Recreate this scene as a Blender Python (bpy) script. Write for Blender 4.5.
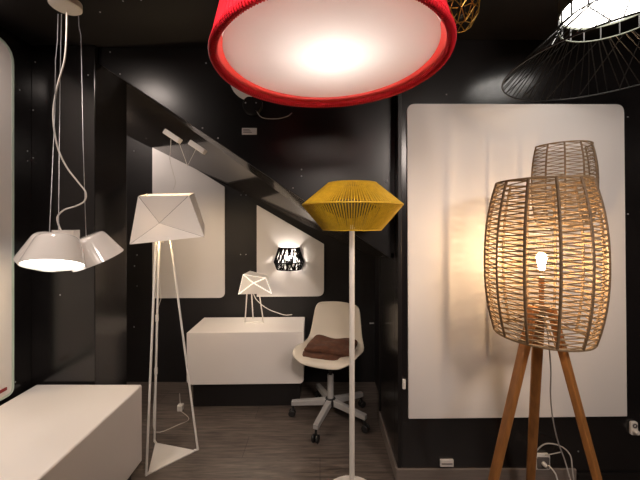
import bpy, bmesh, math, random
from mathutils import Vector, Matrix
random.seed(4)
for o in list(bpy.data.objects): bpy.data.objects.remove(o)
SC = bpy.context.scene
C = SC.collection
PI = math.pi

# ---------------------------------------------------------------- camera
HC, F, HY = 1.4, 320.0, 222.0            # eye height, focal length in pixels, horizon row
cam = bpy.data.cameras.new('camera'); cam_o = bpy.data.objects.new('camera', cam); C.objects.link(cam_o)
cam_o.location = (0, 0, HC); cam_o.rotation_euler = (PI/2, 0, 0)
cam.sensor_width = 36; cam.lens = 36*F/640; cam.shift_y = -(240-HY)/640
cam.clip_start = 0.02
SC.camera = cam_o

# ---------------------------------------------------------------- world, room lights, exposure
w = bpy.data.worlds.new('world'); SC.world = w; w.use_nodes = True
w.node_tree.nodes['Background'].inputs[0].default_value = (0.9, 0.9, 1, 1)
w.node_tree.nodes['Background'].inputs[1].default_value = 0.0
SC.view_settings.view_transform = 'Standard'; SC.view_settings.look = 'None'
SC.view_settings.exposure = 0.3; SC.view_settings.gamma = 1.0
SC.view_settings.use_curve_mapping = False

def light(name, typ, loc, energy, col=(1, .9, .8), size=.1, target=None, parent=None, **k):
    l = bpy.data.lights.new(name, typ); l.energy = energy; l.color = col
    if typ == 'AREA': l.shape = 'DISK'; l.size = size
    else: l.shadow_soft_size = size
    for a, b in k.items(): setattr(l, a, b)
    o = bpy.data.objects.new(name, l); C.objects.link(o); o.location = loc
    if target is not None:
        o.rotation_euler = (Vector(target)-Vector(loc)).to_track_quat('-Z', 'Y').to_euler()
    if parent: o.parent = parent
    return o
# unseen ceiling lights: spots of the shop, plus fills added for brightness
NEUT = (1, .85, .755)
light('unseen_ceiling_light', 'AREA', (-1.22, 1.20, 2.36), 4, NEUT, .2, (-1.26, 1.15, .5))
light('unseen_ceiling_light', 'AREA', (-1.30, 0.30, 2.36), 3, NEUT, .25, (-1.27, .95, .5), spread=math.radians(80))  # fill added for the display box top, narrow enough to miss the lamp shade
light('unseen_ceiling_light', 'AREA', (1.35, -0.5, 2.36), 12.5, NEUT, .8, (1.02, 1.72, 1.15), spread=math.radians(85))
light('unseen_ceiling_light', 'AREA', (0.08, 0.10, 2.20), 3.6, NEUT, .3, (-.45, 2.6, .95), spread=math.radians(75))  # fill added for the back room, its reflection hidden by the drum
light('recess_fill_added', 'AREA', (-1.66, 2.42, 2.33), 6, NEUT, .12, (-1.1, 2.75, .9))  # unseen fill added to brighten the panel behind the folded floor lamp
light('unseen_ceiling_light', 'AREA', (0.05, -1.2, 2.36), 8, NEUT, .5, (0.05, -1.2, 0))

# ---------------------------------------------------------------- materials
def mat(name, col, rough=.5, metal=0, spec=.5, noise=0, scale=8, stretch=(1, 1, 1), bump=0, trans=0, emit=None, estr=0, coat=0, col2=None):
    m = bpy.data.materials.new(name); m.use_nodes = True
    nt = m.node_tree; b = nt.nodes['Principled BSDF']
    b.inputs['Base Color'].default_value = (*col, 1); b.inputs['Roughness'].default_value = rough
    b.inputs['Metallic'].default_value = metal; b.inputs['Specular IOR Level'].default_value = spec
    b.inputs['Coat Weight'].default_value = coat
    tc = nt.nodes.new('ShaderNodeTexCoord'); mp = nt.nodes.new('ShaderNodeMapping'); nz = nt.nodes.new('ShaderNodeTexNoise')
    mp.inputs['Scale'].default_value = stretch
    nz.inputs['Scale'].default_value = scale; nz.inputs['Detail'].default_value = 5
    nt.links.new(tc.outputs['Object'], mp.inputs[0]); nt.links.new(mp.outputs[0], nz.inputs[0])
    if noise or col2:
        r = nt.nodes.new('ShaderNodeValToRGB')
        c2 = col2 or tuple(c*(1-noise) for c in col)
        r.color_ramp.elements[0].color = (*c2, 1); r.color_ramp.elements[1].color = (*col, 1)
        r.color_ramp.elements[0].position = .3; r.color_ramp.elements[1].position = .7
        nt.links.new(nz.outputs[0], r.inputs[0]); nt.links.new(r.outputs[0], b.inputs['Base Color'])
    if bump:
        bp = nt.nodes.new('ShaderNodeBump'); bp.inputs['Strength'].default_value = bump; bp.inputs['Distance'].default_value = .01
        nt.links.new(nz.outputs[0], bp.inputs['Height']); nt.links.new(bp.outputs[0], b.inputs['Normal'])
    if emit:
        b.inputs['Emission Color'].default_value = (*emit, 1); b.inputs['Emission Strength'].default_value = estr
    if trans:
        t = nt.nodes.new('ShaderNodeBsdfTranslucent'); t.inputs[0].default_value = (*col, 1)
        mx = nt.nodes.new('ShaderNodeMixShader'); mx.inputs[0].default_value = trans
        nt.links.new(b.outputs[0], mx.inputs[1]); nt.links.new(t.outputs[0], mx.inputs[2])
        nt.links.new(mx.outputs[0], nt.nodes['Material Output'].inputs[0])
    return m

def floor_mat():
    m = bpy.data.materials.new('dark_wood_planks'); m.use_nodes = True
    nt = m.node_tree; b = nt.nodes['Principled BSDF']; L = nt.links.new
    tc = nt.nodes.new('ShaderNodeTexCoord')
    br = nt.nodes.new('ShaderNodeTexBrick'); br.offset = .37
    br.inputs['Scale'].default_value = 1; br.inputs['Brick Width'].default_value = 1.25; br.inputs['Row Height'].default_value = .19
    br.inputs['Mortar Size'].default_value = .0015
    br.inputs['Color1'].default_value = (.098, .078, .066, 1); br.inputs['Color2'].default_value = (.135, .11, .094, 1)
    br.inputs['Mortar'].default_value = (.03, .024, .02, 1)
    L(tc.outputs['Object'], br.inputs[0])
    mp = nt.nodes.new('ShaderNodeMapping'); mp.inputs['Scale'].default_value = (2.2, 26, 1); L(tc.outputs['Object'], mp.inputs[0])
    nz = nt.nodes.new('ShaderNodeTexNoise'); nz.inputs['Scale'].default_value = 2.2; nz.inputs['Detail'].default_value = 7; nz.inputs['Roughness'].default_value = .65
    nz.inputs['Distortion'].default_value = .4
    L(mp.outputs[0], nz.inputs[0])
    rp = nt.nodes.new('ShaderNodeValToRGB'); rp.color_ramp.elements[0].position = .3; rp.color_ramp.elements[0].color = (.30, .29, .28, 1)
    rp.color_ramp.elements[1].position = .7; rp.color_ramp.elements[1].color = (1.4, 1.37, 1.35, 1); L(nz.outputs[0], rp.inputs[0])
    mx = nt.nodes.new('ShaderNodeMix'); mx.data_type = 'RGBA'; mx.blend_type = 'MULTIPLY'; mx.inputs[0].default_value = 1
    L(br.outputs[0], mx.inputs[6]); L(rp.outputs[0], mx.inputs[7]); L(mx.outputs[2], b.inputs['Base Color'])
    b.inputs['Roughness'].default_value = .42
    bp = nt.nodes.new('ShaderNodeBump'); bp.inputs['Strength'].default_value = .15; bp.inputs['Distance'].default_value = .004
    L(nz.outputs[0], bp.inputs['Height']); L(bp.outputs[0], b.inputs['Normal'])
    return m

M = dict(
    floor=floor_mat(),
    black=mat('black_lacquered_panel', (.011, .0095, .0098), .21, spec=.62, noise=.3, scale=3),
    stair=mat('black_satin_stair_panel', (.011, .0095, .0098), .29, spec=.6, noise=.3, scale=3),
    matte=mat('black_matte_wall', (.013, .011, .011), .6, spec=.35, noise=.3, scale=3),
    soff=mat('black_gloss_soffit', (.045, .038, .033), .16, spec=1.0, noise=.2, scale=3, coat=1),
    sleeve=mat('pale_pink_added_sleeve', (.80, .56, .53), .6, noise=.03),
    blackm=mat('black_painted_board', (.012, .010, .010), .38, spec=.35, noise=.3, scale=3),
    ceil=mat('black_ceiling_board', (.010, .008, .0075), .5, spec=.3, noise=.4, scale=4),
    base=mat('grey_brown_baseboard', (.20, .165, .145), .5, noise=.25, scale=5, stretch=(2, 2, 20)),
    white=mat('white_display_panel', (.70, .66, .635), .55, noise=.02, scale=2),
    green=mat('pale_green_panel_edge', (.50, .60, .52), .4, noise=.05),
    wbox=mat('white_lacquer_cabinet', (.74, .69, .655), .38, noise=.03, scale=3),
    wside=mat('white_lacquer_cabinet_side', (.72, .67, .64), .45, noise=.03, scale=3),
    wmetal=mat('white_painted_metal', (.74, .70, .65), .4, noise=.03),
    wgloss=mat('white_glossy_enamel', (.76, .72, .68), .12, noise=.02, coat=.5),
    wshade=mat('white_lamp_sheet', (.76, .72, .68), .55, noise=.03, trans=.10),
    seam=mat('grey_fold_seam', (.22, .20, .18), .6, noise=.1),
    glow=mat('emissive_fold_seam', (.8, .78, .72), .5, noise=.02, emit=(1, .9, .76), estr=1.25),  # emission stands in for bulb light leaking through the folds
    chairw=mat('cream_chair_plastic', (.60, .535, .44), .3, noise=.03),
    brown=mat('brown_fabric', (.10, .034, .014), .9, noise=.4, scale=40, bump=.5),
    chrome=mat('brushed_grey_metal', (.44, .425, .41), .4, metal=.25, noise=.1),
    silver=mat('screw_steel', (.62, .62, .64), .3, metal=.9, noise=.1),
    bplast=mat('black_plastic', (.012, .011, .011), .4, noise=.2),
    yellow=mat('mustard_yellow_cord', (.60, .365, .013), .6, noise=.25, scale=60),
    red=mat('red_cord', (.82, .012, .03), .5, noise=.2, scale=30),
    redin=mat('red_lining', (.72, .035, .022), .55, noise=.1, scale=10),
    diff=mat('frosted_diffuser', (.92, .90, .88), .5, noise=.02, trans=.72),
    rattan=mat('natural_rattan_cord', (.29, .19, .10), .65, noise=.4, scale=60),
    rattand=mat('dark_rattan_rib', (.20, .125, .065), .65, noise=.4, scale=60),
    oak=mat('warm_oak', (.40, .165, .045), .42, noise=.4, scale=6, stretch=(9, 9, .7), bump=.05),
    gold=mat('gold_wire', (.75, .44, .10), .3, metal=.8, noise=.1),
    bwire=mat('black_wire', (.012, .011, .010), .35, noise=.2),
    bcord=mat('black_cord', (.006, .0055, .0055), .9, spec=.1, noise=.2),
    lit=mat('lit_diffuser', (.9, .9, .88), .5, noise=.01, emit=(1, .95, .88), estr=6),
    litw=mat('lit_warm_diffuser', (.9, .9, .88), .5, noise=.01, emit=(1, .94, .84), estr=5),
    bulb=mat('lit_warm_bulb', (1, .9, .7), .3, noise=.01, emit=(1, .74, .40), estr=30),
    bulbw=mat('lit_white_bulb', (1, .9, .8), .3, noise=.01, emit=(1, .90, .76), estr=14),
    ring=mat('greenish_metal_ring', (.12, .13, .10), .4, metal=.3, noise=.1),
    cord=mat('clear_cable', (.55, .51, .46), .4, noise=.05),
    cordg=mat('grey_cable', (.42, .39, .37), .5, noise=.05),
    card=mat('white_card', (.72, .68, .65), .6, noise=.03),
    ink=mat('grey_print', (.16, .15, .15), .7, noise=.1),
    grey=mat('grey_socket_face', (.10, .09, .088), .5, noise=.05),
    rearw=mat('pale_shop_wall', (.08, .075, .072), .6, noise=.1, scale=2),
    redt=mat('dark_red_tag', (.25, .02, .02), .5, noise=.2),
)

def bulb_mat(name, col, watts, rad):
    m = mat(name, (.9, .85, .75), .3, noise=.01, emit=col, estr=watts/(PI*4*PI*rad*rad)); return m
# ---------------------------------------------------------------- mesh helpers (world coordinates in, object at its parent's origin)
def P(px, py, z):                                       # a pixel of the photograph at depth z -> a place in the room
    return Vector(((px-320)/F*z, z, HC-(py-HY)/F*z))
def spline(pts, n=8):
    p = [Vector(q) for q in pts]; p = [2*p[0]-p[1]]+p+[2*p[-1]-p[-2]]; out = []
    for i in range(1, len(p)-2):
        a, b, c, d = p[i-1:i+3]
        for k in range(n):
            t = k/n
            out.append(.5*((2*b)+(c-a)*t+(2*a-5*b+4*c-d)*t*t+(3*b-a-3*c+d)*t**3))
    return out+[p[-2]]
class MB:
    def __init__(s): s.v = []; s.f = []; s.mi = []; s.cur = 0
    def add(s, vs, fs):
        o = len(s.v); s.v += [Vector(v) for v in vs]
        s.f += [tuple(i+o for i in f) for f in fs]; s.mi += [s.cur]*len(fs); return s
    def box(s, a, b, mtx=None):
        x0, y0, z0 = a; x1, y1, z1 = b
        v = [Vector(q) for q in ((x0,y0,z0),(x1,y0,z0),(x1,y1,z0),(x0,y1,z0),(x0,y0,z1),(x1,y0,z1),(x1,y1,z1),(x0,y1,z1))]
        if mtx: v = [mtx @ q for q in v]
        return s.add(v, [(0,3,2,1),(4,5,6,7),(0,1,5,4),(1,2,6,5),(2,3,7,6),(3,0,4,7)])
    def tube(s, pts, r, n=8, closed=False, cap=True):
        pts = [Vector(p) for p in pts]; N = len(pts); rs = r if isinstance(r, (list, tuple)) else [r]*N
        tan = []
        for i in range(N):
            a = pts[i-1] if (i or closed) else pts[0]; b = pts[(i+1) % N] if (i < N-1 or closed) else pts[-1]
            t = b-a; tan.append(t.normalized() if t.length > 1e-9 else Vector((0,0,1)))
        up = Vector((0,0,1)) if abs(tan[0].z) < .9 else Vector((1,0,0))
        u = tan[0].cross(up).normalized(); vs = []
        for i in range(N):
            u = (u-tan[i]*u.dot(tan[i])).normalized(); w_ = tan[i].cross(u)
            for k in range(n):
                a = 2*PI*k/n; vs.append(pts[i]+(u*math.cos(a)+w_*math.sin(a))*rs[i])
        fs = []
        for i in range(N if closed else N-1):
            j = (i+1) % N
            for k in range(n):
                l = (k+1) % n; fs.append((i*n+k, i*n+l, j*n+l, j*n+k))
        if cap and not closed: fs += [tuple(range(n-1, -1, -1)), tuple((N-1)*n+k for k in range(n))]
        return s.add(vs, fs)
    def ring(s, c, R, r, n=48, m=8, ax=None):
        pts = [Vector((R*math.cos(2*PI*i/n), R*math.sin(2*PI*i/n), 0)) for i in range(n)]
        if ax: pts = [ax @ p for p in pts]
        return s.tube([Vector(c)+p for p in pts], r, m, closed=True)
    def lathe(s, prof, c=(0,0,0), n=48, mtx=None, closed=False):
        vs = []; N = len(prof)
        for i in range(n):
            a = 2*PI*i/n
            for (r, z) in prof:
                q = Vector((r*math.cos(a), r*math.sin(a), z)); q = mtx @ q if mtx else q
                vs.append(Vector(c)+q)
        fs = []
        for i in range(n):
            j = (i+1) % n
            for k in range(N if closed else N-1):
                l = (k+1) % N
                fs.append((i*N+k, j*N+k, j*N+l, i*N+l))
        return s.add(vs, fs)
    def prism(s, poly, d):                              # polygon of points extruded along vector d
        poly = [Vector(p) for p in poly]; n = len(poly); d = Vector(d)
        fs = [tuple(range(n)), tuple(range(2*n-1, n-1, -1))]
        fs += [(i, i+n, (i+1) % n+n, (i+1) % n) for i in range(n)]
        return s.add(poly+[p+d for p in poly], fs)
    def sphere(s, c, r, n=20, m=12, sc=(1,1,1)):
        prof = [(max(r*math.sin(PI*i/m), 1e-4), -r*math.cos(PI*i/m)) for i in range(m+1)]
        return s.lathe(prof, c, n, Matrix.Diagonal(sc))
    def build(s, name, m, parent=None, smooth=None, bevel=0, seg=2, mods=None):
        org = Vector((0,0,0)); q = parent
        while q: org += q.location; q = q.parent
        me = bpy.data.meshes.new(name)
        me.from_pydata([tuple(v-org) for v in s.v], [], s.f); 
        for mm in (m if isinstance(m, list) else [m]): me.materials.append(mm)
        for p, i in zip(me.polygons, s.mi): p.material_index = i
        bm = bmesh.new(); bm.from_mesh(me)
        bmesh.ops.remove_doubles(bm, verts=bm.verts, dist=1e-5)
        bmesh.ops.recalc_face_normals(bm, faces=bm.faces)
        bm.to_mesh(me); bm.free(); me.validate()
        if smooth is not None: me.shade_smooth(); me.set_sharp_from_angle(angle=math.radians(smooth))
        o = bpy.data.objects.new(name, me); C.objects.link(o)
        if parent: o.parent = parent
        if bevel:
            b = o.modifiers.new('bevel', 'BEVEL'); b.width = bevel; b.segments = seg; b.limit_method = 'ANGLE'; b.angle_limit = .7
        return o
def set_origin(o, c):                                   # moves a mesh object's origin to the point c
    c = Vector(c)-o.location; o.data.transform(Matrix.Translation(-c)); o.location = o.location+c; return o
def tag(o, label, cat, group=None):
    o['label'] = label; o['category'] = cat
    if group: o['group'] = group
    return o
def thing(name, label, cat, loc, group=None):
    o = bpy.data.objects.new(name, None); C.objects.link(o); o.location = loc; o.empty_display_size = .1
    return tag(o, label, cat, group)
def struct(o): o['kind'] = 'structure'; return o
def rounded(w_, h_, rads, n=8):                         # rounded rectangle in (x, z), radii bl, br, tr, tl
    out = []
    for (cx, cz, sx, sz, a0, r) in ((0,0,1,1,PI,rads[0]), (w_,0,-1,1,1.5*PI,rads[1]), (w_,h_,-1,-1,0,rads[2]), (0,h_,1,-1,.5*PI,rads[3])):
        if r < 1e-4: out.append((cx, cz)); continue
        for k in range(n+1):
            a = a0+PI/2*k/n; out.append((cx+sx*r+r*math.cos(a), cz+sz*r+r*math.sin(a)))
    return out
def round_poly(pts, rads, n=6):                         # any polygon with rounded corners
    out = []; N = len(pts); pts = [Vector(p) for p in pts]
    for i, p in enumerate(pts):
        r = rads[i]
        if r < 1e-4: out.append(p); continue
        a = (pts[i-1]-p).normalized(); b = (pts[(i+1) % N]-p).normalized()
        for k in range(n+1):
            t = k/n; q0 = p+a*r*(1-t); q1 = p+b*r*t
            out.append(q0*(1-t)+q1*t if False else (p+a*r)*(1-t)**2+p*2*t*(1-t)+(p+b*r)*t*t)
    return out

# ---------------------------------------------------------------- the room
H = 2.38
ZL, ZS, ZR, ZB = 1.77, 1.80, 1.72, 2.80                 # left front wall, stair panel, right wall, back wall
XL, XP, XS = -1.595, -1.245, .42                        # left wall, pillar corner, side wall
fl = struct(MB().box((-2.6, -2.6, -.06), (2.6, 3.1, 0)).build('floor', M['floor']))
ce = struct(MB().box((-2.6, -2.6, H), (2.6, 3.1, H+.06)).build('ceiling', M['ceil']))
wl = struct(MB().box((XL-.1, -2.5, 0), (XL, ZL, H)).build('wall_left', M['black'], bevel=.003))
wp = struct(MB().box((-2.1, ZL, 0), (XP, 2.064, H)).build('wall_left_pillar', M['black'], bevel=.004))
wb = struct(MB().box((-2.2, ZB, 0), (1.0, ZB+.1, H)).build('wall_back', M['matte']))
wlr = struct(MB().box((-2.2, 2.064, 0), (-2.1, ZB, H)).build('wall_left_recess', M['blackm']))
wr = struct(MB().box((XS, ZR, 0), (2.5, ZR+.08, H)).build('wall_right', M['black'], bevel=.004))
ws = struct(MB().box((XS, ZR+.08, 0), (XS+.08, 2.24, H)).build('wall_side', M['black'], bevel=.003))
wsr = struct(MB().box((XS+.06, 2.24, 0), (XS+.14, ZB, H)).build('wall_side_recess', M['blackm']))
wx = struct(MB().box((2.4, -2.5, 0), (2.5, ZR, H)).build('wall_far_right', M['black']))
wz = struct(MB().box((-2.5, -2.6, 0), (2.5, -2.5, H)).build('wall_rear', M['rearw']))
# the sloping side of the stair: front panel, and the soffit running back to the wall
fa, fb = P(112, 72, ZS), P(391, 258.5, ZS)
sl = (fb.z-fa.z)/(fb.x-fa.x)
ftop = lambda x: fa.z+(x-fa.x)*sl
poly = [(XP+.001, ZS, min(ftop(XP), H)), (fb.x, ZS, fb.z), (XS, ZS, fb.z), (XS, ZS, H), (XP+.001, ZS, H)]
wst = struct(MB().prism(poly, (0, .035, 0)).build('wall_stair', M['stair'], bevel=.003))
ba, bb = P(200, 155, ZB), P(315, 224, ZB)
bs = (bb.z-ba.z)/(bb.x-ba.x); back = lambda x: ba.z+(x-ba.x)*bs
x0, x1 = -2.1, fb.x
s = MB(); t_ = .04
xs0 = XP
top0 = min(ftop(xs0), H-.01)
s.add([(xs0, ZS+.035, top0+.0), (x1, ZS+.035, fb.z), (x1, ZB, back(x1)), (x0, ZB, min(back(x0), H-.02)), (x0, 2.064, H-.02), (xs0, 2.064, H-.03),
       (xs0, ZS+.035, top0+t_), (x1, ZS+.035, fb.z+t_), (x1, ZB, back(x1)+t_), (x0, ZB, H), (x0, 2.064, H), (xs0, 2.064, H)],
      [(0,1,2,5), (5,2,3,4), (6,11,8,7), (11,10,9,8), (0,6,7,1), (1,7,8,2), (2,8,9,3), (3,9,10,4), (4,10,11,5), (5,11,6,0)])
sof = struct(s.build('ceiling_stair_soffit', M['soff']))
struct(MB().box((fb.x, ZS, fb.z), (XS, ZB, fb.z+.03)).build('trim_1', M['blackm']))
# baseboards
struct(MB().box((XS-.012, ZR-.012, 0), (1.37, ZR, .08)).build('baseboard_right', M['base'], bevel=.003))
struct(MB().box((XS-.012, ZR, 0), (XS, 2.24, .08)).build('baseboard_side', M['base'], bevel=.003))
struct(MB().box((1.375, ZR-.02, 0), (2.4, ZR, .055)).build('baseboard_far_right', M['blackm'], bevel=.003))
# edge strip of the side wall corner, narrow seams between panels
struct(MB().box((XS-.002, ZR-.004, .08), (XS+.018, ZR, H)).build('trim_2', M['blackm'], bevel=.002))
struct(MB().box((XS-.006, 2.228, .08), (XS+.004, 2.244, fb.z)).build('trim_3', M['blackm'], bevel=.002))

# screws in the wall panels
scr_mesh = None
def screw(px, py, z, wall, n=(0,-1,0), r=.0045):
    global scr_mesh
    if scr_mesh is None:
        o = MB().lathe([(1e-4, .5), (.7, .4), (1, 0), (1, -.3)], n=12).build('screw', M['silver'], None, smooth=50); scr_mesh = o.data
        bpy.data.objects.remove(o)
    o = bpy.data.objects.new('screw', scr_mesh); C.objects.link(o); o.parent = wall
    o.location = P(px, py, z)
    o.scale = (r, r, r); o.rotation_euler = Vector(n).to_track_quat('Z', 'Y').to_euler()
for (x, y) in ((35,62), (33,110), (33,158), (60,295), (88,75)): screw(x, y, ZL-.001, wp, r=.0035)
for (x, y, z) in ((20,90,1.70), (28,151,1.745), (28.5,161,1.745), (15.5,382,1.675)): screw(XL/z*320+320, y, z, wl, (1,0,0), .0035)
for (x, y) in ((120,74), (202.5,128), (218,138), (206,63), (293,188), (301.5,169.5), (301.5,176), (110,52), (386,182)): screw(x, y, ZS-.001, wst)
for (x, y) in ((133,122), (134,151), (137,255), (134.5,266), (137,286), (134,327), (241,195), (246,195), (240.5,254.5), (246,254.5)): screw(x, y, ZB-.001, wb)
for (x, y) in ((446.5,94.5), (578.5,451.5), (628,214), (628,117)): screw(x, y, ZR-.001, wr, r=.004)
for (x, y, z) in ((100,12,1.1), (123,1,1.15), (141,0,1.15)):
    z = (H-HC)*F/(HY-y); screw(x, y, z, ce, (0,0,-1), .004)

# ---------------------------------------------------------------- white display panels on the walls
def panel(pts, rads, thick, nrm, label, edge=None):
    n = Vector(nrm); b = MB(); poly = round_poly(pts, rads)
    b.prism([p+n*.001 for p in poly], n*thick)
    return tag(b.build('display_board', M['white'], bevel=.002), label, 'panel')
def zpt(px, py, z): return P(px, py, z)
tl, tr, br, bl = (P(406.5, 104.5, ZR), P(622, 105, ZR), P(625, 415, ZR), P(408, 417.5, ZR))
panel([bl, br, tr, tl], [.004, .004, .045, .045], .012, (0,-1,0), 'tall white wall panel behind the rattan tripod floor lamp')
z = ZB
panel([P(153,298,z), P(225,297.5,z), P(225,187,z), P(153,142,z)], [.03, .05, .004, .004], .012, (0,-1,0),
      'white sloped-top wall panel behind the white folded floor lamp')
panel([P(257,296.5,z), P(324,296,z), P(324,244,z), P(257,205,z)], [.004, .06, .004, .004], .012, (0,-1,0),
      'small white sloped-top wall panel that carries the black wall lamp')
zf = 1.64
pl = MB(); 
pp = [Vector((XL+.001, y, h)) for (y, h) in ((.3, .525), (zf, .525), (zf, 2.305), (.3, 2.305))]
pl.prism(round_poly(pp, [.004, .03, .10, .10]), (.02, 0, 0))
pl = tag(pl.build('display_board', M['white'], bevel=.002), 'white wall panel with pale green edge at far left beside the black corner', 'panel')
e = MB(); e.tube(round_poly([p+Vector((.013,0,0)) for p in pp], [.004, .03, .10, .10]), .0105, 6, closed=True)
eo = e.build('edge_band', M['green'], pl); eo['label'] = 'pale green glass edge'
b = MB(); c = Vector((XL+.0215, 1.575, .566)); b.box(c+Vector((0,-.035,-.009)), c+Vector((.006,.03,.008)))
tag(b.build('tag', M['redt'], bevel=.003), 'small dark red tag at the foot of the far left white panel', 'tag')

# ---------------------------------------------------------------- cabinets
def cabinet(name, label, x0, y0, z0, x1, y1, z1, rot, plinth, cat, rads):
    root = thing(name, label, cat, ((x0+x1)/2, (y0+y1)/2, 0))
    m = Matrix.Translation(((x0+x1)/2, (y0+y1)/2, 0)) @ Matrix.Rotation(rot, 4, 'Z') @ Matrix.Translation((-(x0+x1)/2, -(y0+y1)/2, 0))
    b = MB()
    poly = [m @ Vector((x0+a, y0, z0+c)) for a, c in rounded(x1-x0, z1-z0, rads)]
    b.prism(poly, m.to_3x3() @ Vector((0, y1-y0, 0)))
    b.build('body', M['wbox'], root, smooth=35, bevel=.003)
    i = plinth
    MB().box((x0+i[0], y0+i[1], 0), (x1-i[0], y1-i[2], z0), m).build('plinth', M['blackm'], root)['label'] = 'black recessed plinth'
    return root
cabinet('display_box', 'long low white display box in the left foreground', -1.555, .50, .09, -.975, 1.752, .51, 0, (.03, .05, .05), 'display box', [.01]*4)
cabinet('sideboard', 'white low sideboard with rounded lower corners under the small folded table lamp', -.995, 2.385, .19, -.125, 2.765, .578, math.radians(1.2), (.03, .05, .0), 'sideboard', [.035, .035, .006, .006])

# ---------------------------------------------------------------- red drum pendant
DC = Vector((.037, 1.1, 0)); R0 = .393; ZB0 = HC+.494*1.1; tilt = Matrix.Rotation(math.radians(-2.0), 3, 'Y')
R1, DH = .325, .27
root = thing('drum_pendant', 'huge red drum pendant lamp with a glowing white frosted underside', 'pendant lamp', (DC.x, DC.y, ZB0))
cc = Vector((DC.x, DC.y, ZB0))
MB().lathe([(R0-.012, .002), (R0-.004, .002), (R1-.004, DH), (R1-.012, DH)], cc, 128, tilt, closed=True).build('lining', M['redin'], root, smooth=40)['label'] = 'bright red inner wall'
k0 = .080
MB().lathe([(R0-.014-(R0-R1)*k0/DH, k0), (R0-.0125-(R0-R1)*k0/DH, k0), (R1-.0125, DH-.002), (R1-.014, DH-.002)], cc, 96, tilt, closed=True).build('added_sleeve', M['sleeve'], root, smooth=40)['label'] = 'added pale sleeve that tints the disc light'  # unseen sleeve added inside so the disc light turns less red
b = MB(); NC = 240
for i in range(NC):
    a0 = 2*PI*i/NC; a1 = a0+.06*(1 if i % 2 else -1)
    p0 = tilt @ Vector((R0*math.cos(a0), R0*math.sin(a0), 0)); p1 = tilt @ Vector(((R1)*math.cos(a1), (R1)*math.sin(a1), DH))
    b.tube([cc+p0, cc+p1], .0032, 5)
b.build('shade', M['red'], root, smooth=60)
b = MB()
b.ring(cc, R0-.008, .0105, 128, 8, tilt)
for i in range(NC):
    a = 2*PI*i/NC; u = Vector((math.cos(a), math.sin(a), 0)); t = Vector((-math.sin(a), math.cos(a), 0))
    q = [Vector(u*(R0-.008)+u*.012*math.cos(k*2*PI/8)+Vector((0,0,.012*math.sin(k*2*PI/8)))) for k in range(8)]
    b.tube([cc+tilt @ p for p in q], .0026, 4, closed=True)
b.build('rim', M['red'], root, smooth=60)
b = MB(); b.ring(cc+tilt @ Vector((0,0,DH)), R1-.006, .008, 96, 6, tilt); b.build('top_ring', M['red'], root, smooth=60)
zd = .024
MB().lathe([(1e-4, zd), (R0*.905, zd), (R0*.905, zd+.003), (1e-4, zd+.003)], cc, 96, tilt).build('diffuser', M['diff'], root, smooth=30)['label'] = 'glowing white frosted disc'
b = MB()
for a in (0.5, 2.6, 4.7):
    p = cc+tilt @ Vector((R1*math.cos(a), R1*math.sin(a), DH)); b.tube([p, Vector((DC.x+.05*math.cos(a), DC.y+.05*math.sin(a), H-.02))], .0015, 5)
b.build('suspension_wires', M['silver'], root)
MB().lathe([(1e-4, H-.025), (.06, H-.025), (.065, H-.02), (.065, H)], (DC.x, DC.y, 0), 32).build('canopy', M['wmetal'], root, smooth=40)
b = MB().sphere(cc+Vector((0, 0, .13)), .04); b.build('bulb', bulb_mat('drum_bulb', (1, .93, .86), 3.6, .04), root, smooth=60)
b = MB().tube([cc+Vector((0,0,.18)), (DC.x, DC.y, H-.02)], .006, 8); b.build('power_cord', M['wmetal'], root)

# ---------------------------------------------------------------- white cluster pendant
AX = Vector((-1.127, 1.42, 0))
root = thing('cluster_pendant', 'white glossy pendant cluster of three tilted cone shades, lit', 'pendant lamp', (AX.x, AX.y, 1.2))
CZ = H-.03; cc = P(65.5, 7, 1.42); cc.z = CZ
MB().lathe([(1e-4, 0), (.055, 0), (.061, .005), (.061, H-CZ)], cc, 40).build('canopy', M['wmetal'], root, smooth=40)
b = MB()
b.tube([P(58,14,1.42), P(57.5,40,1.42), P(55.5,60,1.41), P(55,110,1.40), P(49.5,232,1.36)], .0016, 5)
b.tube([P(61.5,14,1.43), P(60.5,60,1.42), P(59.5,130,1.40), P(58.5,232,1.38)], .0016, 5)
b.tube([P(78.5,16,1.42), P(79,26,1.42), P(81,35,1.42), P(81.5,60,1.43), P(83,140,1.46), P(86,236,1.50)], .0016, 5)
b.build('suspension_wires', M['silver'], root, smooth=60)
b = MB(); b.tube(spline([P(67,13,1.41), P(66.5,35,1.41), P(64.5,60,1.41), P(57,88,1.41), P(53.2,115,1.41), P(57,145,1.41), P(66,166,1.41), P(78,182,1.41), P(85.5,192,1.41), P(84.5,201,1.41), P(76,206,1.41), P(64,210,1.41), P(57.5,217,1.41), P(59,226,1.41), P(62,232,1.41)], 6), .0035, 8)
b.build('power_cord', M['wmetal'], root, smooth=60)
shade_defs = [(-72, 1.0, 20, .115), (42, .95, 24, .120), (166, .95, 22, .115)]
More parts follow.
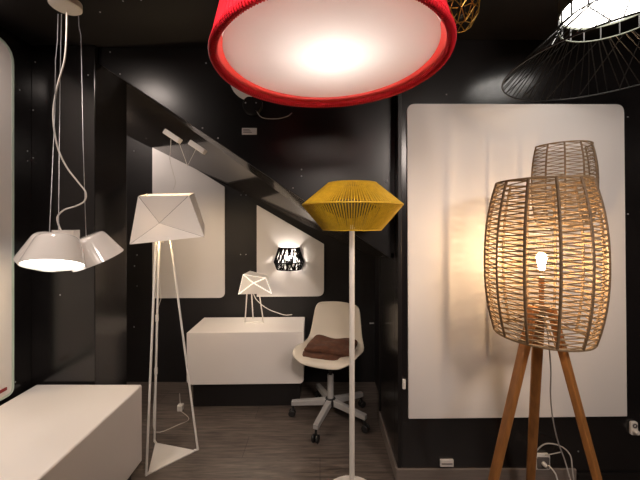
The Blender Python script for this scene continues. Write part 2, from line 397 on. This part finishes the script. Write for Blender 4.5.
for (az, sc, ti, off) in shade_defs:
    a = math.radians(az); u = Vector((math.cos(a), math.sin(a), 0))
    axis = (u*math.sin(math.radians(ti))-Vector((0,0,1))*math.cos(math.radians(ti)))       # opening direction
    q = Vector((0,0,-1)).rotation_difference(axis).to_matrix()
    cen = Vector((AX.x, AX.y, 1.222))+u*off
    Rb, Rt, hh = .110, .077, .122
    b = MB(); b.lathe([(1e-4, hh), (Rt-.022, hh), (Rt-.010, hh-.003), (Rt-.003, hh-.010), (Rt+.002, hh-.022), (Rb, 0), (Rb-.004, 0), (Rt-.005, hh-.014), (1e-4, hh-.008)], cen, 56, q)
    sh = b.build('lamp_shade', M['wgloss'], root, smooth=35)
    b = MB(); b.lathe([(1e-4, .012), (Rb-.009, .012), (Rb-.009, .015), (1e-4, .015)], cen, 40, q)
    d = b.build('diffuser', M['litw'], sh, smooth=30); d['label'] = 'glowing white diffuser'
b = MB(); b.lathe([(1e-4, 1.365), (.05, 1.365), (.05, 1.27), (1e-4, 1.27)], (AX.x, AX.y, 0), 24); b.build('hub', M['wgloss'], root, smooth=40)

# ---------------------------------------------------------------- black wire pendant, top right
BC = Vector((1.20, 1.30, 0)); hz, HR = HC+.645, .40; rz, RR = HC+.835, .185; rt = rz+.055
root = thing('wire_pendant', 'wide black wire cone pendant with a bright round diffuser at top right', 'pendant lamp', (BC.x, BC.y, hz))
tl2 = Matrix.Rotation(math.radians(-2), 3, 'Y')
c0 = Vector((BC.x, BC.y, hz)); c1 = Vector((BC.x, BC.y, rz))
MB().ring(c0, HR, .0035, 96, 6, tl2).build('hoop', M['bwire'], root, smooth=60)
MB().ring(c1, RR, .003, 64, 6).build('lower_ring', M['ring'], root, smooth=60)
b = MB()
NW = 64
for i in range(NW):
    for sg in (1, -1):
        if sg < 0 and i % 4: continue
        a0 = 2*PI*i/NW+random.uniform(-.02, .02); a1 = a0+sg*(.22+.12*random.random())*(1 if sg > 0 else 1.6)
        p0 = c0+tl2 @ Vector((HR*math.cos(a0), HR*math.sin(a0), 0))
        p1 = Vector((BC.x+(RR+.004)*math.cos(a1), BC.y+(RR+.004)*math.sin(a1), rz))
        b.tube([p0, p1], .0021, 5)
b.build('wire_skirt', M['bwire'], root, smooth=60)
for i in range(18):
    a = 2*PI*i/18+.05; u = Vector((math.cos(a), math.sin(a), 0)); b = MB()
    b.tube([Vector((BC.x, BC.y, rz))+u*RR, Vector((BC.x, BC.y, rt))+u*RR], .0035, 6); b.build('post', M['bwire'], root, smooth=60)
MB().lathe([(RR-.004, rt), (RR+.003, rt), (RR+.003, H-.012), (RR-.004, H-.012)], (BC.x, BC.y, 0), 64, closed=True).build('collar', M['ring'], root, smooth=40)
MB().lathe([(1e-4, rt+.008), (RR-.005, rt+.008), (RR-.005, rt+.012), (1e-4, rt+.012)], (BC.x, BC.y, 0), 48).build('diffuser', M['lit'], root, smooth=30)['label'] = 'glowing white disc'
MB().lathe([(1e-4, H-.012), (RR, H-.012), (RR, H), (1e-4, H)], (BC.x, BC.y, 0), 48).build('canopy', M['bwire'], root, smooth=30)

# ---------------------------------------------------------------- gold wire pendant beside the drum
GC = Vector((.60, 1.36, 0)); gz = P(460, 27, 1.36).z
root = thing('gold_pendant', 'small gold zigzag wire pendant beside the red drum', 'pendant lamp', (GC.x, GC.y, gz))
b = MB(); lev = [(.040, gz), (.066, gz+.045), (.075, gz+.085), (.062, gz+.12)]
nk = 8
def gp(l, k): r, z_ = lev[l]; a = 2*PI*(k+.5*l)/nk; return Vector((GC.x+r*math.cos(a), GC.y+r*math.sin(a), z_))
for l in range(3):
    for k in range(nk):
        b.tube([gp(l, k), gp(l+1, k)], .0022, 5); b.tube([gp(l, k), gp(l+1, k-1)], .0022, 5)
    for k in range(nk):
        if l in (0,): b.tube([gp(l, k), gp(l, k+1)], .0022, 5)
for k in range(nk): b.tube([gp(3, k), gp(3, k+1)], .0022, 5)
b.build('wire_cage', M['gold'], root, smooth=60)
b = MB(); b.tube([(GC.x, GC.y, gz+.07), (GC.x, GC.y, H)], .004, 6)
for k in range(0, nk, 2): b.tube([gp(3, k), (GC.x, GC.y, gz+.13)], .002, 5)
b.build('stem', M['gold'], root, smooth=60)
MB().lathe([(1e-4, gz+.04), (.014, gz+.045), (.018, gz+.07), (.012, gz+.085), (1e-4, gz+.086)], (GC.x, GC.y, 0), 16).build('bulb_holder', M['bplast'], root, smooth=50)

# ---------------------------------------------------------------- mustard floor lamp
YC = Vector((.161, 1.61, 0))
root = thing('floor_lamp', 'floor lamp with mustard yellow strung diamond shade on a white pole', 'floor lamp', YC)
yz = lambda y: HC-(y-HY)/F*1.61
MB().lathe([(1e-4, 0), (.146, 0), (.148, .004), (.146, .010), (.13, .014), (.02, .018), (1e-4, .018)], YC, 56).build('base', M['wmetal'], root, smooth=40)
MB().tube([YC+Vector((0,0,.015)), YC+Vector((0,0,yz(227)))], .0135, 14).build('pole', M['wmetal'], root, smooth=50)
rings = [(.122, yz(184)), (.249, yz(205)), (.145, yz(229.5))]
b = MB()
for (r, z_) in rings: b.ring(YC+Vector((0,0,z_)), r, .0042, 72, 6)
for k in range(4):
    a = k*PI/2+.4
    b.tube([YC+Vector((.145*math.cos(a), .145*math.sin(a), yz(229.5))), YC+Vector((0,0,yz(229)))], .003, 5)
b.build('shade_frame', M['yellow'], root, smooth=60)
for (i0, i1, nm) in ((0, 1, 'upper_cords'), (1, 2, 'lower_cords')):
    b = MB(); n = 116
    for k in range(n):
        a = 2*PI*k/n
        (ra, za), (rb, zb) = rings[i0], rings[i1]
        b.tube([YC+Vector((ra*math.cos(a), ra*math.sin(a), za)), YC+Vector((rb*math.cos(a), rb*math.sin(a), zb))], .0036, 5)
    b.build(nm, M['yellow'], root, smooth=60)
MB().lathe([(1e-4, yz(229)), (.012, yz(229)), (.012, yz(225)), (1e-4, yz(225))], YC, 16).build('bulb_holder', M['wmetal'], root, smooth=40)

# ---------------------------------------------------------------- rattan lamps
def barrel_r(t, rt_, rm, rb_):                          # t 0 bottom .. 1 top
    e = rb_+(rt_-rb_)*t
    return e+(rm-(rt_+rb_)/2)*(1-abs(2*t-1)**2.3)
def rattan(root, c, z0, z1, rad, nbay, nz, a0, a1, r_cord, r_rib):
    """ribs from angle a0 to a1, zigzag cords in each bay"""
    full = abs(a1-a0) > 6.2; ang = [a0+(a1-a0)*i/nbay for i in range(nbay+(0 if full else 1))]
    pt = lambda a, t, k=1: Vector((c.x+k*barrel_r(t, *rad)*math.cos(a), c.y+k*barrel_r(t, *rad)*math.sin(a), z0+(z1-z0)*t))
    rb = MB()
    for a in ang: rb.tube([pt(a, i/14) for i in range(15)], r_rib, 6)
    rb.build('ribs', M['rattand'], root, smooth=60)['label'] = 'darker wrapped ribs'
    for t in (0, 1):
        rg = MB()
        n = 60; pts = [pt(a0+(a1-a0)*i/n, t) for i in range(n if full else n+1)]
        rg.tube(pts, r_rib*.9, 6, closed=full)
        rg.build('ring', M['rattan'], root, smooth=60)
    wv = MB()
    for i in range(nbay):
        aa, ab = a0+(a1-a0)*i/nbay, a0+(a1-a0)*(i+1)/nbay
        for k in range(nz):
            for lane in range(1):
                t0 = (k+random.uniform(-.12, .12))/nz; t1 = (k+.5+random.uniform(-.12, .12))/nz; t2 = min((k+1+random.uniform(-.12, .12))/nz, 1)
                t0 = max(min(t0, 1), 0); t1 = min(t1, 1)
                for (p, q, ta, tb) in ((aa, ab, t0, t1), (ab, aa, t1, t2)):
                    am = (p+q)/2; tm = (ta+tb)/2
                    wv.tube([pt(p, ta), pt(am, tm, .975), pt(q, tb)], r_cord, 5, cap=False)
    wv.build('cord_weave', M['rattan'], root, smooth=70)
TC = Vector((.955, 1.38, 0)); tz = lambda y: HC-(y-HY)/F*1.38
root = thing('tripod_lamp', 'large rattan barrel floor lamp on three oak legs, lit warm', 'floor lamp', TC)
rattan(root, TC, tz(334), tz(182), (.172, .219, .180), 12, 31, math.radians(11), math.radians(11)+2*PI, .0027, .0056)
hubz = tz(306)
feet = [Vector((1.068, 1.63, 0)), Vector((.655, 1.345, 0)), Vector((1.125, 1.15, 0))]
for fpt in feet:
    d = (fpt-TC); d.z = 0; dn = d.normalized(); topp = TC+dn*.035+Vector((0,0,hubz))
    side = Vector((-dn.y, dn.x, 0)); b = MB()
    wt, wb_ = .022, .0185
    axis = (fpt-topp).normalized(); nrm = side.cross(axis).normalized()
    vs = []
    for (p, w_) in ((topp, wt), (fpt, wb_)):
        for (i, j) in ((-1,-1), (1,-1), (1,1), (-1,1)):
            q = p+side*w_*i+nrm*w_*.62*j
            if p is fpt: q.z = 0
            vs.append(q)
    b.add(vs, [(0,3,2,1), (4,5,6,7), (0,1,5,4), (1,2,6,5), (2,3,7,6), (3,0,4,7)])
    b.build('leg', M['oak'], root, bevel=.006)
b = MB(); b.lathe([(1e-4, hubz-.03), (.034, hubz-.03), (.034, hubz+.004), (1e-4, hubz+.004)], TC, 24); b.build('hub', M['rattand'], root, smooth=40)
b = MB(); b.tube([TC+Vector((0,0,hubz)), TC+Vector((0,0,tz(277)))], .011, 10); b.build('bulb_holder', M['oak'], root, smooth=40)
b = MB()
for k in range(3):
    a = math.radians(11+120*k); b.tube([TC+Vector((0,0,hubz-.02)), TC+Vector((.175*math.cos(a), .175*math.sin(a), tz(334)))], .003, 5)
b.build('shade_struts', M['rattand'], root, smooth=60)
bz = tz(258)
b = MB(); b.lathe([(1e-4, -.05), (.011, -.05), (.012, -.032), (.018, -.01), (.020, .004), (.016, .016), (.007, .023), (1e-4, .0235)], (TC.x, TC.y, bz), 24)
b.build('bulb', bulb_mat('tripod_bulb', (1, .68, .38), 8.5, .021), root, smooth=60)['label'] = 'glowing warm bulb'
b = MB(); zc = 1.45
b.tube(spline([TC+Vector((0,.01,hubz-.03)), P(547,330,1.40), P(549.5,352,1.42), P(551,372,1.45), P(550.5,395,1.5), P(553,420,1.56), P(558,442,1.6), P(564,458,1.62), P(569,475,1.60), P(574,492,1.58)], 6), .0032, 7)
b.build('power_cord', M['cordg'], root, smooth=60)

WC = Vector((1.283, ZR-.013, 0)); wz_ = lambda y: HC-(y-HY)/F*1.66
root = thing('wall_lamp', 'small rattan half-barrel wall lamp on the white panel above the tripod lamp', 'wall lamp', (WC.x, WC.y, 1.55))
rattan(root, WC, wz_(143)-.42, wz_(145), (.132, .155, .130), 6, 21, -PI, 0, .0022, .0042)
MB().box((WC.x-.03, WC.y-.02, 1.55), (WC.x+.03, WC.y, 1.66)).build('wall_plate', M['wmetal'], root, bevel=.004)
b = MB(); b.tube([(WC.x, WC.y-.02, 1.6), (WC.x, WC.y-.07, 1.6), (WC.x, WC.y-.07, 1.64)], .008, 8); b.build('bulb_holder', M['wmetal'], root, smooth=50)

# ---------------------------------------------------------------- folded white lamps
def sheet(b, quad, cen):                                # a quad folded in an X about its centre
    q = [Vector(p) for p in quad]; b.add(q+[Vector(cen)], [(0,1,4), (1,2,4), (2,3,4), (3,0,4)])
def folded(root, TL, TR, BR, BL, CN, TLb, TRb, BRb, BLb, seam_r, seam_mat, thick, top=True):
    b = MB(); mid = (TL+TR+BR+BL+TLb+TRb+BRb+BLb)/8
    sheet(b, (TL, TR, BR, BL), CN)
    for q in ((TR, TRb, BRb, BR), (TRb, TLb, BLb, BRb), (TLb, TL, BL, BLb)):
        c = sum(q, Vector())/4; c = c+(mid-c)*.12; sheet(b, q, c)
    if top: b.add([TL, TLb, TRb, TR], [(0,1,2,3)])
    o = b.build('lamp_shade', M['wshade'], root)
    so = o.modifiers.new('solid', 'SOLIDIFY'); so.thickness = thick; so.offset = 0
    s = MB()
    out = (CN-mid).normalized()*seam_r*.6
    for p in (TL, TR, BR, BL): s.tube([p+out, CN+out], seam_r, 5)
    if seam_mat is M['glow']:
        for p, q in ((TL, BL), (TL, TR), (TR, BR)): s.tube([p, q], seam_r*.8, 5)
    return s.build('fold_seams', seam_mat, root, smooth=60)
A, B_, C_ = P(144, 477, 1.757), P(154.5, 443, 2.03), P(198, 451.5, 1.955)
A.z = B_.z = C_.z = 0; A.x += .012
root = thing('floor_lamp', 'white floor lamp with folded angular shade on three thin rods', 'floor lamp', (A+B_+C_)/3)
sm = folded(root, P(138.4,196,1.80), P(188.8,195.5,1.82), P(204.4,237,1.79), P(129.7,244.4,1.74), P(159.5,223,1.83),
       P(147,194,2.03), P(194,193.2,2.02), P(204.4,225,2.06), P(143,229,2.03), .0016, M['seam'], .003, False)
sm['label'] = 'thin grey fold lines'
b = MB(); cz = (A+B_+C_)/3
def inset(p, k): return cz+(p-cz)*k
b.prism([inset(A, .93), inset(C_, .93), inset(B_, .93)], (0,0,.008))
bp = b.build('base_plate', M['wmetal'], root, bevel=.002)
tops = [P(156, 238, 1.84), P(159, 236, 1.95), P(170, 236, 1.93)]
for q, t in zip((A, B_, C_), tops):
    foot = q+Vector((0,0,.008)); inn = inset(q, .86)+Vector((0,0,.010))
    up1 = q+(t-q)*.012+Vector((0,0,.006))
    b = MB(); b.tube(spline([t, q+(t-q)*.5, q+(t-q)*.05, up1, foot+(inn-foot)*.35, inn], 5), .0062, 10)
    b.build('leg', M['wmetal'], root, smooth=60)
b = MB(); b.lathe([(1e-4, -.035), (.012, -.035), (.016, -.02), (.016, .005), (1e-4, .005)], tops[0]*.34+tops[1]*.33+tops[2]*.33+Vector((0,0,.0)), 14)
for t in tops: b.tube([t, tops[0]*.34+tops[1]*.33+tops[2]*.33+Vector((0,0,-.01))], .005, 6)
b.build('bulb_holder', M['wmetal'], root, smooth=50)
bl_ = tops[0]*.34+tops[1]*.33+tops[2]*.33+Vector((0,0,.022))
MB().sphere(bl_, .028).build('bulb', bulb_mat('folded_floor_bulb', (1, .74, .45), 10, .028), root, smooth=60)
b = MB()
b.tube(spline([tops[1]+Vector((.004,0,0)), P(160,290,1.99), P(161,298,1.99), P(157,312,2.0), P(156,330,2.0), P(155,370,2.015), P(154,400,2.02), P(153.5,412,2.0), Vector((-1.00, 1.95, .12)), Vector((-.93, 2.1, .07)), Vector((-.93, 2.27, .006)), P(178,409,2.38)*1.0], 5), .0022, 6)
pc = b.build('power_cord', M['cord'], root, smooth=60)
for (px, py, z_) in ((157, 318, 2.0), (156, 371, 2.015)):
    c = P(px, py, z_); MB().box(c-Vector((.008,.008,.022)), c+Vector((.008,.008,.022))).build('cable_clip', M['wmetal'], root, bevel=.003)
c = P(180.5, 405, 2.38); c.z = .0
b = MB(); b.box(c+Vector((-.02,-.02,0)), c+Vector((.02,.02,.045)))
b.build('foot_switch', M['cord'], root, bevel=.006)
b = MB(); b.tube(spline([c+Vector((0,0,.04)), c+Vector((-.008,.01,.07)), c+Vector((-.015,.02,.115))], 4), .0022, 6); b.build('cord_end', M['cord'], root, smooth=60)

zt = 2.62
D1 = [P(244,322.5,2.60), P(253,319,2.70), P(264.5,321.5,2.61)]
TH = .578
for p in D1: p.z = TH
ct = sum(D1, Vector())/3
root = thing('table_lamp', 'small white folded table lamp with glowing seams on the white sideboard', 'table lamp', ct)
sm = folded(root, P(243.2,274.5,2.60), P(265.6,278,2.60), P(271.5,293.5,2.56), P(238.5,294.3,2.54), P(253.5,283,2.55),
       P(250,271,2.70), P(266.5,275,2.70), P(271,290,2.72), P(243,291,2.71), .0025, M['glow'], .003)
sm['label'] = 'glowing fold seams'
b = MB(); b.prism([D1[0], D1[2], D1[1]], (0,0,.008)); b.build('base_plate', M['wmetal'], root, bevel=.002)
tp = [P(247,292,2.60), P(251.5,292,2.68), P(259,292,2.61)]
for q, t in zip(D1, tp):
    b = MB(); b.tube([t, ct+(q-ct)*.9+Vector((0,0,.006))], .0048, 8); b.build('leg', M['wmetal'], root, smooth=60)
lc = (tp[0]+tp[1]+tp[2])/3+Vector((0,0,.055))
b = MB(); 
for t in tp: b.tube([t, lc-Vector((0,0,.04))], .004, 6)
b.build('bulb_holder', M['wmetal'], root, smooth=60)
MB().sphere(lc, .02).build('bulb', bulb_mat('folded_table_bulb', (1, .86, .68), 1.5, .02), root, smooth=60)
b = MB(); b.tube(spline([lc-Vector((0,0,.05)), P(256,299,2.68), P(262,305,2.70), P(269,309.5,2.70), P(276,312.3,2.70), P(285,315,2.70), P(292,314.6,2.72)], 6), .0032, 6)
b.build('power_cord', M['wmetal'], root, smooth=60)

# ---------------------------------------------------------------- black cord wall lamp
KC = P(289, 259.5, 2.785); KC.y = ZB-.013
root = thing('wall_lamp', 'black hexagonal cord wall lamp, lit, above the white sideboard', 'wall lamp', KC)
kz = lambda y: HC-(y-HY)/F*2.70
kr = [(.090, kz(248.3)), (.130, kz(263)), (.106, kz(270.5))]
na = 6
def kp(l, a): r, z_ = kr[l]; return Vector((KC.x+r*math.cos(a), KC.y-r*.9*math.sin(a), z_))
corner = [PI*i/3 for i in range(4)]
b = MB()
for l in range(3): b.tube([kp(l, PI*i/24) for i in range(25)], .0045, 6)
for a in [PI*i/4 for i in range(5)]: b.tube([kp(0, a), kp(1, a), kp(2, a)], .0035, 6)
b.build('frame', M['bcord'], root, smooth=60)
b = MB()
for l in (0, 1):
    n = 46
    for k in range(n+1):
        a = PI*k/n; d_ = random.choice((-.28, -.16, .16, .28)); b.tube([kp(l, a), kp(l+1, min(max(a+d_, 0), PI))], .0036, 5)
b.build('cord_weave', M['bcord'], root, smooth=60)
MB().box((KC.x-.03, KC.y-.015, KC.z-.05), (KC.x+.03, KC.y, KC.z+.03)).build('wall_plate', M['bplast'], root, bevel=.004)
b = MB(); b.tube([(KC.x, KC.y-.012, KC.z-.03), (KC.x, KC.y-.055, KC.z-.03), (KC.x, KC.y-.055, KC.z-.005)], .009, 8); b.build('bulb_holder', M['bplast'], root, smooth=50)
MB().sphere((KC.x, KC.y-.055, KC.z+.02), .022).build('bulb', bulb_mat('wall_bulb', (1, .88, .76), 3.2, .022), root, smooth=60)['label'] = 'glowing white bulb'

# ---------------------------------------------------------------- swivel chair and the blanket on it
CC = Vector((.075, 2.29, 0))
root = thing('swivel_chair', 'cream plastic swivel chair on a grey five-star base with casters', 'chair', CC)
rot = Matrix.Rotation(math.radians(-20), 3, 'Z')
prof = [(.235,.452,.13), (.222,.478,.19), (.19,.488,.215), (.12,.484,.232), (.03,.474,.238), (-.06,.470,.236), (-.125,.478,.228), (-.165,.505,.218), (-.185,.55,.207),
        (-.198,.61,.198), (-.21,.68,.190), (-.222,.735,.182), (-.228,.765,.168), (-.23,.778,.14)]
NV = 13; vs = []; 
for i, (f, z_, hw) in enumerate(prof):
    for k in range(NV):
        v = -1+2*k/(NV-1)
        seat = max(0, min(1, (8-i)/5)); bk = 1-seat
        lift = .030*abs(v)**2.6*seat*(1 if i > 2 else .3)
        fwd = (.055*v*v)*bk*(1 if i < 12 else .9)
        q = rot @ Vector((hw*v, -(f+fwd), z_+lift)); vs.append(CC+q)
fs = [(i*NV+k, i*NV+k+1, (i+1)*NV+k+1, (i+1)*NV+k) for i in range(len(prof)-1) for k in range(NV-1)]
o = MB().add(vs, fs).build('shell', M['chairw'], root, smooth=180)
m_ = o.modifiers.new('solid', 'SOLIDIFY'); m_.thickness = .014; m_.offset = -1
m_ = o.modifiers.new('sub', 'SUBSURF'); m_.levels = 1; m_.render_levels = 2
MB().tube([CC+Vector((0,0,.30)), CC+Vector((0,0,.455))], .013, 12).build('gas_rod', M['bplast'], root, smooth=50)['label'] = 'black gas rod'
MB().tube([CC+Vector((0,0,.10)), CC+Vector((0,0,.31))], .022, 16).build('column', M['chrome'], root, smooth=50)
MB().box((-.09,-.07,.448), (.09,.07,.460), Matrix.Translation(CC) @ rot.to_4x4()).build('seat_plate', M['bplast'], root, bevel=.003)
MB().lathe([(1e-4, .09), (.036, .09), (.042, .10), (.042, .135), (.03, .145), (1e-4, .145)], CC, 24).build('hub', M['bplast'], root, smooth=40)
for (px, py, z_) in ((317.6,0,2.065), (366,0,2.133), (290.5,0,2.309), (318.6,0,2.535), (361,0,2.42)):
    e = Vector(((px-320)/F*z_, z_, 0)); d = (e-CC).normalized(); e = CC+d*.265; sd = Vector((-d.y, d.x, 0))
    b = MB(); vs = []
    for (p, w_, zt_, zb_) in ((CC+d*.03, .019, .140, .098), (e+d*.015, .017, .112, .082)):
        vs += [p-sd*w_+Vector((0,0,zb_)), p+sd*w_+Vector((0,0,zb_)), p+sd*w_+Vector((0,0,zt_)), p-sd*w_+Vector((0,0,zt_))]
    b.add(vs, [(0,1,2,3), (4,7,6,5), (0,4,5,1), (1,5,6,2), (2,6,7,3), (3,7,4,0)])
    lg = b.build('leg', M['chrome'], root, bevel=.003)
    b = MB(); Rq = Vector((0,0,1)).rotation_difference(sd).to_matrix()
    for s_ in (-1, 1):
        b.lathe([(1e-4, -.008), (.021, -.008), (.025, -.004), (.025, .004), (.021, .008), (1e-4, .008)], e+Vector((0,0,.0252))+sd*.014*s_+d*.012, 20, Rq)
    b.tube([e+Vector((0,0,.025))+d*.012-sd*.02, e+Vector((0,0,.025))+d*.012+sd*.02], .006, 8)
    b.tube([e+Vector((0,0,.03))+d*.010, e+Vector((0,0,.085))], .008, 8)
    b.build('caster', M['bplast'], lg, smooth=40)
# folded brown blanket: two soft layers
b = MB()
def soft(cx, cy, hx, hy, z0, z1, rz, sag, b):
    n = 14; R_ = rot @ Matrix.Rotation(rz, 3, 'Z'); vs = []; fs = []
    for lay in (0, 1):
        for i in range(n+1):
            for j in range(n+1):
                u, v = -1+2*i/n, -1+2*j/n
                ed = max(abs(u), abs(v))**8
                zz = z0 if lay == 0 else z1-.010*ed+.006*math.sin(5*u+2*v+cx*30)+.004*math.sin(9*v-3*u)
                zz += sag*(v+.3)*.0+ (.02*max(0, v-.2)**2 if sag else 0)
                q = Vector((cx+hx*u*(1+.02*math.sin(7*v)), -(cy+hy*v*(1+.03*math.sin(5*u))), zz))
                vs.append(CC+(rot @ (Matrix.Rotation(rz, 3, 'Z') @ (q-Vector((cx, -cy, 0)))+Vector((cx, -cy, 0)))))
    N = (n+1)**2
    for i in range(n):
        for j in range(n):
            a = i*(n+1)+j; fs += [(a, a+1, a+n+2, a+n+1), (N+a, N+a+n+1, N+a+n+2, N+a+1)]
    for i in range(n):
        for (a, c_) in ((i, i+1), (n*(n+1)+i+1, n*(n+1)+i), ((i+1)*(n+1), i*(n+1)), (i*(n+1)+n, (i+1)*(n+1)+n)):
            fs.append((a, N+a, N+c_, c_))
    b.add(vs, fs)
soft(.005, .045, .175, .155, .487, .512, .12, 0, b)
soft(.015, .015, .165, .125, .510, .548, .03, 0, b)
o = b.build('blanket', M['brown'], None, smooth=50)
m_ = o.modifiers.new('sub', 'SUBSURF'); m_.levels = 1; m_.render_levels = 1
set_origin(o, CC+Vector((0,0,.48))); tag(o, 'folded brown blanket lying on the seat of the cream swivel chair', 'blanket')

# ---------------------------------------------------------------- small things on the walls
c = P(249.5, 131.5, ZS)
o = MB().box(c+Vector((-.042,-.004,-.019)), c+Vector((.042,-.001,.019))).build('label_card', M['card'], None, bevel=.001)
tag(o, 'small white label card on the black stair panel', 'label card')
b = MB()
for (dz, w_) in ((.009, .022), (.002, .026), (-.006, .03)): b.box(c+Vector((-.034,-.0052,dz-.0016)), c+Vector((-.034+w_*1.6,-.0038,dz+.0016)))
b.build('print', M['ink'], o)
c = P(447, 463.5, ZR-.012)
o = MB().box(c+Vector((-.036,-.001,-.019)), c+Vector((.036,.011,.019))).build('wall_socket', M['card'], None, bevel=.003)
tag(o, 'low white double socket block just above the right baseboard', 'socket')
b = MB(); b.box(c+Vector((-.029,-.0025,-.004)), c+Vector((.029,-.001,.001))); b.build('socket_slot', M['grey'], o)
c = P(403, 383, ZR)
o = MB().box(c+Vector((-.006,-.016,-.026)), c+Vector((.011,-.005,.026))).build('switch', M['wmetal'], None, bevel=.003)
tag(o, 'slim white switch on the edge of the black corner left of the tall panel', 'switch')
b = MB(); b.box(c+Vector((-.002,-.0185,-.012)), c+Vector((.007,-.0155,.012))); b.build('rocker', M['wmetal'], o, bevel=.001)
c = P(374, 323.3, 2.22)
o = MB().tube([c+Vector((.0,0,0)), c+Vector((-.03,0,0))], [.004, .005], 12).build('knob', M['chrome'], ws, smooth=50)
o['label'] = 'small metal knob'
# plug socket with plug and cable by the tripod lamp
c = P(542.5, 462.5, ZR-.02)
c.y = ZR-.001
root = thing('power_socket', 'square white power socket with grey face low on the wall behind the tripod lamp', 'socket', c)
MB().prism([c+Vector((a-.041, 0, d-.040)) for a, d in rounded(.082, .080, [.008]*4)], (0,-.020,0)).build('housing', M['wmetal'], root, smooth=35, bevel=.003)
MB().prism([c+Vector((a-.030, -.0195, d-.031)) for a, d in rounded(.064, .060, [.006]*4)], (0,-.004,0)).build('face', M['grey'], root)['label'] = 'grey face'
p = c+Vector((.002,-.0232,-.002))
o = tag(MB().lathe([(1e-4, 0), (.011, 0), (.011, .012), (.006, .03), (1e-4, .03)], p, 16, Vector((0,0,1)).rotation_difference(Vector((0,-1,0))).to_matrix()).build('plug', M['wmetal'], None, smooth=40), 'white plug with trailing cable in the grey faced socket', 'plug')
b = MB(); b.tube(spline([p+Vector((0,-.03,0)), P(549,466,1.60), P(555,473,1.58), P(559,483,1.57), Vector((1.18, 1.50, .10)), Vector((1.19, 1.47, .004)), Vector((1.16, 1.36, .004))], 6), .0038, 7)
b.build('cable', M['wmetal'], o, smooth=60)
b = MB(); b.tube(spline([P(534,455,1.70), P(539,448,1.69), P(546,443.8,1.68), P(556,444.5,1.68), P(565,449,1.68), P(570.5,456,1.67), P(572,466,1.66), P(573.5,478,1.65), P(576,492,1.64), Vector((1.34, 1.6, .005)), Vector((1.38, 1.5, .004))], 6), .0034, 7)
tag(b.build('loop_cable', M['cordg'], None, smooth=60), 'grey cable looping over the power socket to the floor', 'cable')
b = MB(); b.tube(spline([P(545,455,1.69), P(552,454,1.69), P(561,452,1.69)], 4), .0025, 6)
tag(b.build('short_cable', M['cordg'], None, smooth=60), 'short thin cable sticking out right of the power socket', 'cable')
# round white socket far right
c = P(632, 427, ZR); c.y = ZR-.001; 
root = thing('wall_socket', 'white socket with a rounded plug on the black wall at far right', 'socket', c)
MB().prism([c+Vector((a-.019, 0, d-.036)) for a, d in rounded(.038, .072, [.010]*4)], (0,-.014,0)).build('plate', M['wmetal'], root, smooth=35, bevel=.003)
MB().lathe([(1e-4, .022), (.009, .022), (.012, .018), (.013, 0)], c+Vector((0,-.013,-.012)), 24, Vector((0,0,1)).rotation_difference(Vector((0,-1,0))).to_matrix()).build('plug', M['wmetal'], root, smooth=50)
MB().lathe([(.006, .0), (.012, 0), (.012, .003), (.006, .003)], c+Vector((0,-.0145,.016)), 24, Vector((0,0,1)).rotation_difference(Vector((0,-1,0))).to_matrix(), closed=True).build('outlet', M['grey'], root, smooth=50)
# white dome lamp and black junction box half hidden behind the drum
c = P(252, 79, ZS); c.y = ZS-.001
Rq = Vector((0,0,1)).rotation_difference(Vector((0,-1,0))).to_matrix()
root = thing('wall_lamp', 'white round wall lamp mostly hidden behind the red drum', 'wall lamp', c)
MB().lathe([(1e-4, .05), (.06, .045), (.10, .03), (.125, .0)], c, 40, Rq).build('lamp_shade', M['wgloss'], root, smooth=50)
c = P(253, 106, ZS); c.y = ZS-.001
root = thing('junction_box', 'round black junction box with two screws on the stair panel under the drum', 'junction box', c)
MB().lathe([(1e-4, .02), (.05, .02), (.056, .014), (.056, 0)], c, 32, Rq).build('cover', M['blackm'], root, smooth=40)
for dx in (-.037, .022):
    MB().lathe([(1e-4, .024), (.0035, .023), (.004, .02)], c+Vector((dx, 0, .01)), 10, Rq).build('screw', M['silver'], root, smooth=50)
b = MB(); b.tube(spline([c+Vector((.02,-.018,-.03)), P(262,117.5,ZS-.02), P(276,118.8,ZS-.025), P(287,116.5,ZS-.02), P(292,113,ZS-.01)], 5), .0022, 6)
b.build('wire', M['cordg'], root, smooth=60)
# two white connector blocks with thin wires under the stair soffit
def soffit_z(x, y):
    t = (y-(ZS+.035))/(ZB-ZS-.035); return ftop(x)*(1-t)+back(x)*t
def conn(px, py, label, wires):
    z_ = 2.0
    for _ in range(30):
        p = P(px, py, z_); z_ += (p.z-soffit_z(p.x, p.y))*.5*(1 if True else 0)
        z_ = min(max(z_, 1.86), 2.75)
    p = P(px, py, z_); dirx = Vector((1, 0, sl)).normalized(); up = Vector((0,1,0)).cross(dirx); up = up if up.z > 0 else -up
    root = thing('connector_block', label, 'connector', p)
    m = Matrix((( dirx.x, 0, up.x, p.x), (dirx.y, 1, up.y, p.y), (dirx.z, 0, up.z, p.z), (0,0,0,1)))
    MB().box((-.052,-.022,-.018), (.052,.022,.012), m).build('housing', M['wmetal'], root, bevel=.004)
    for w_ in wires:
        b = MB(); b.tube(spline([P(x, y, z_) for x, y in w_], 5), .0018, 5); b.build('wire', M['cord'], root, smooth=60)
    return root
conn(173, 136, 'upper white connector block with hanging wires under the sloped soffit',
     [[(171,139), (170.5,150), (170,160), (173,172), (175.5,182), (173.5,189.5)], [(178,140), (181,148), (184,156), (187.5,166)]])
conn(198, 147, 'lower white connector block with one wire under the sloped soffit', [[(196,149), (193,155), (190,161), (187.3,166)]])
